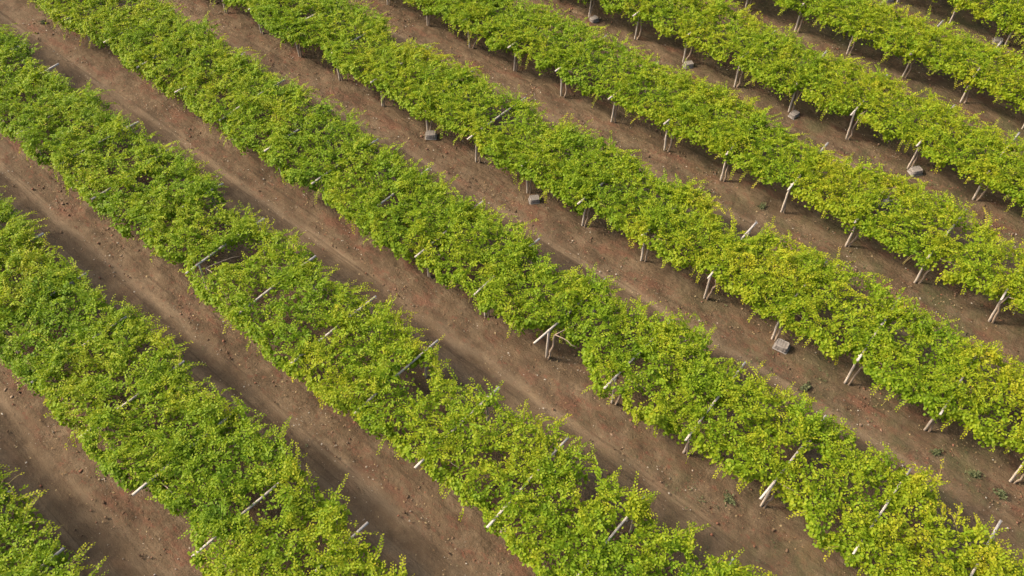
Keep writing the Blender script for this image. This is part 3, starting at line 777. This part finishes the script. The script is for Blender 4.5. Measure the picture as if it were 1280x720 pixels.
# ------------------------------------------------------------------ harvest crates lying bottom up by the posts
def crate_meshes():
    """upturned tapered tub: ribbed walls, recessed bottom panel, flared rim on the ground, dark bars as the shade of grip slots"""
    W, D, H = .27, .205, .27                       # half width, half depth, height
    b = MB()
    def ring(x, y, z, c=.035):
        return [(-x + c, -y, z), (x - c, -y, z), (x, -y + c, z), (x, y - c, z), (x - c, y, z), (-x + c, y, z), (-x, y - c, z), (-x, -y + c, z)]
    prof_ = [(1.0, .03), (.99, .06), (.955, .12), (.90, H - .035), (.885, H - .012), (.86, H), (.76, H), (.745, H - .012), (.70, H - .014)]
    v = []
    for s, z in prof_: v += ring(W * s, D * s, z)
    v = np.array(v); n = len(prof_); k = 8
    i, j = np.meshgrid(np.arange(n - 1), np.arange(k), indexing='ij')
    q = np.stack([i * k + j, i * k + (j + 1) % k, (i + 1) * k + (j + 1) % k, (i + 1) * k + j], -1).reshape(-1, 4)
    o_ = (n - 1) * k
    q = np.vstack([q, [(o_, o_ + 1, o_ + 2, o_ + 7), (o_ + 7, o_ + 2, o_ + 3, o_ + 6), (o_ + 6, o_ + 3, o_ + 4, o_ + 5)]])
    b.add(v, q)
    for x in np.linspace(-.2, .2, 5):              # ribs up the long walls
        for s in (-1, 1):
            if abs(x) < .09: continue
            b.beam((x, s * (D * .985 + .006), .06), (x * .93, s * (D * .905 + .004), H - .04), .018, .018, 1, 0, .004)
    for y in (-.12, .12):
        for s in (-1, 1):
            b.beam((s * (W * .985 + .006), y, .06), (s * (W * .905 + .004), y * .93, H - .04), .018, .018, 1, 0, .004)
    for x in (-.1, 0, .1):                          # stiffening bars on the bottom
        b.beam((x, -D * .68, H - .008), (x, D * .68, H - .008), .014, .014, 1, 0, .003)
    rim = MB()
    pr = [(1.005, .0), (1.07, .0), (1.08, .012), (1.07, .034), (1.005, .036)]
    v = []
    for s, z in pr: v += ring(W + (s - 1) * .30, D + (s - 1) * .30, z)
    v = np.array(v); n = len(pr)
    i, j = np.meshgrid(np.arange(n), np.arange(k), indexing='ij')
    q = np.stack([i * k + j, i * k + (j + 1) % k, ((i + 1) % n) * k + (j + 1) % k, ((i + 1) % n) * k + j], -1).reshape(-1, 4)
    rim.add(v, q)
    grips = []
    for s in (-1, 1):
        gm = MB()
        gm.beam((s * (W * .955 + .006), -.055, .155), (s * (W * .955 + .006), .055, .155), .012, .034, 2, 0, .005)  # no slot is cut: a dark bar stands for the shade inside it
        grips.append(gm)
    return b, rim, grips


bm_, rm_, gr_ = crate_meshes()
DARK = simple_noise_material('grip_slot_shade', (.05, .045, .04), (.08, .07, .06), 8)
crate0 = link(bpy.data.objects.new('harvest_crate', None)); crate0.empty_display_size = .2
bm_.build('tub', CRATE, crate0); rm_.build('rim', CRATE_DARK, crate0)
for gm in gr_: gm.build('grip_slot_dark', DARK, crate0)
for k, ((x, y), (rz, rx, scl, lab)) in enumerate(zip(CRATES, CRATE_INFO)):
    if k == 0: c = crate0
    else:
        c = link(crate0.copy())
        for ch in list(crate0.children): link(ch.copy(), c)
    c.location = (x, y, .035); c.rotation_euler = (math.radians(rx), 0, math.radians(rz)); c.scale = (scl * .88,) * 3
    setp(c, label=lab, category='crate', group='grey harvest crates left by the posts')


# ------------------------------------------------------------------ weeds in the lanes
def weed(loc, size, lab, seed):
    g = np.random.default_rng(seed); n = int(g.integers(90, 140))
    a = g.uniform(0, 6.28, n); rr = np.minimum(np.abs(g.normal(0, .28, n)), .5) * size * (1 + .5 * np.sin(a * 2 + seed))
    pos = np.stack([rr * np.cos(a), rr * np.sin(a) * .8, g.uniform(.02, .15, n)], -1)
    head = np.stack([np.cos(a + g.normal(0, .6, n)), np.sin(a + g.normal(0, .6, n)), g.uniform(0, .8, n)], -1)
    v_, q_, t_ = make_leaves(pos, head, g.normal(0, .5, (n, 2)), g.uniform(.05, .105, n), g.uniform(0, 1, n), g, .7)
    me = arrays_mesh('weed_plant', v_, [q_], [WEED], attrs={'tint': t_})
    o = link(bpy.data.objects.new('weed_plant', me)); o.location = (*loc, .02)
    setp(o, label=lab, category='weed', group='low weeds sprouting in the lanes')


for k, (p_, (s_, lab)) in enumerate(zip(WEEDS, WEED_INFO)): weed(p_, s_, lab, 900 + k)
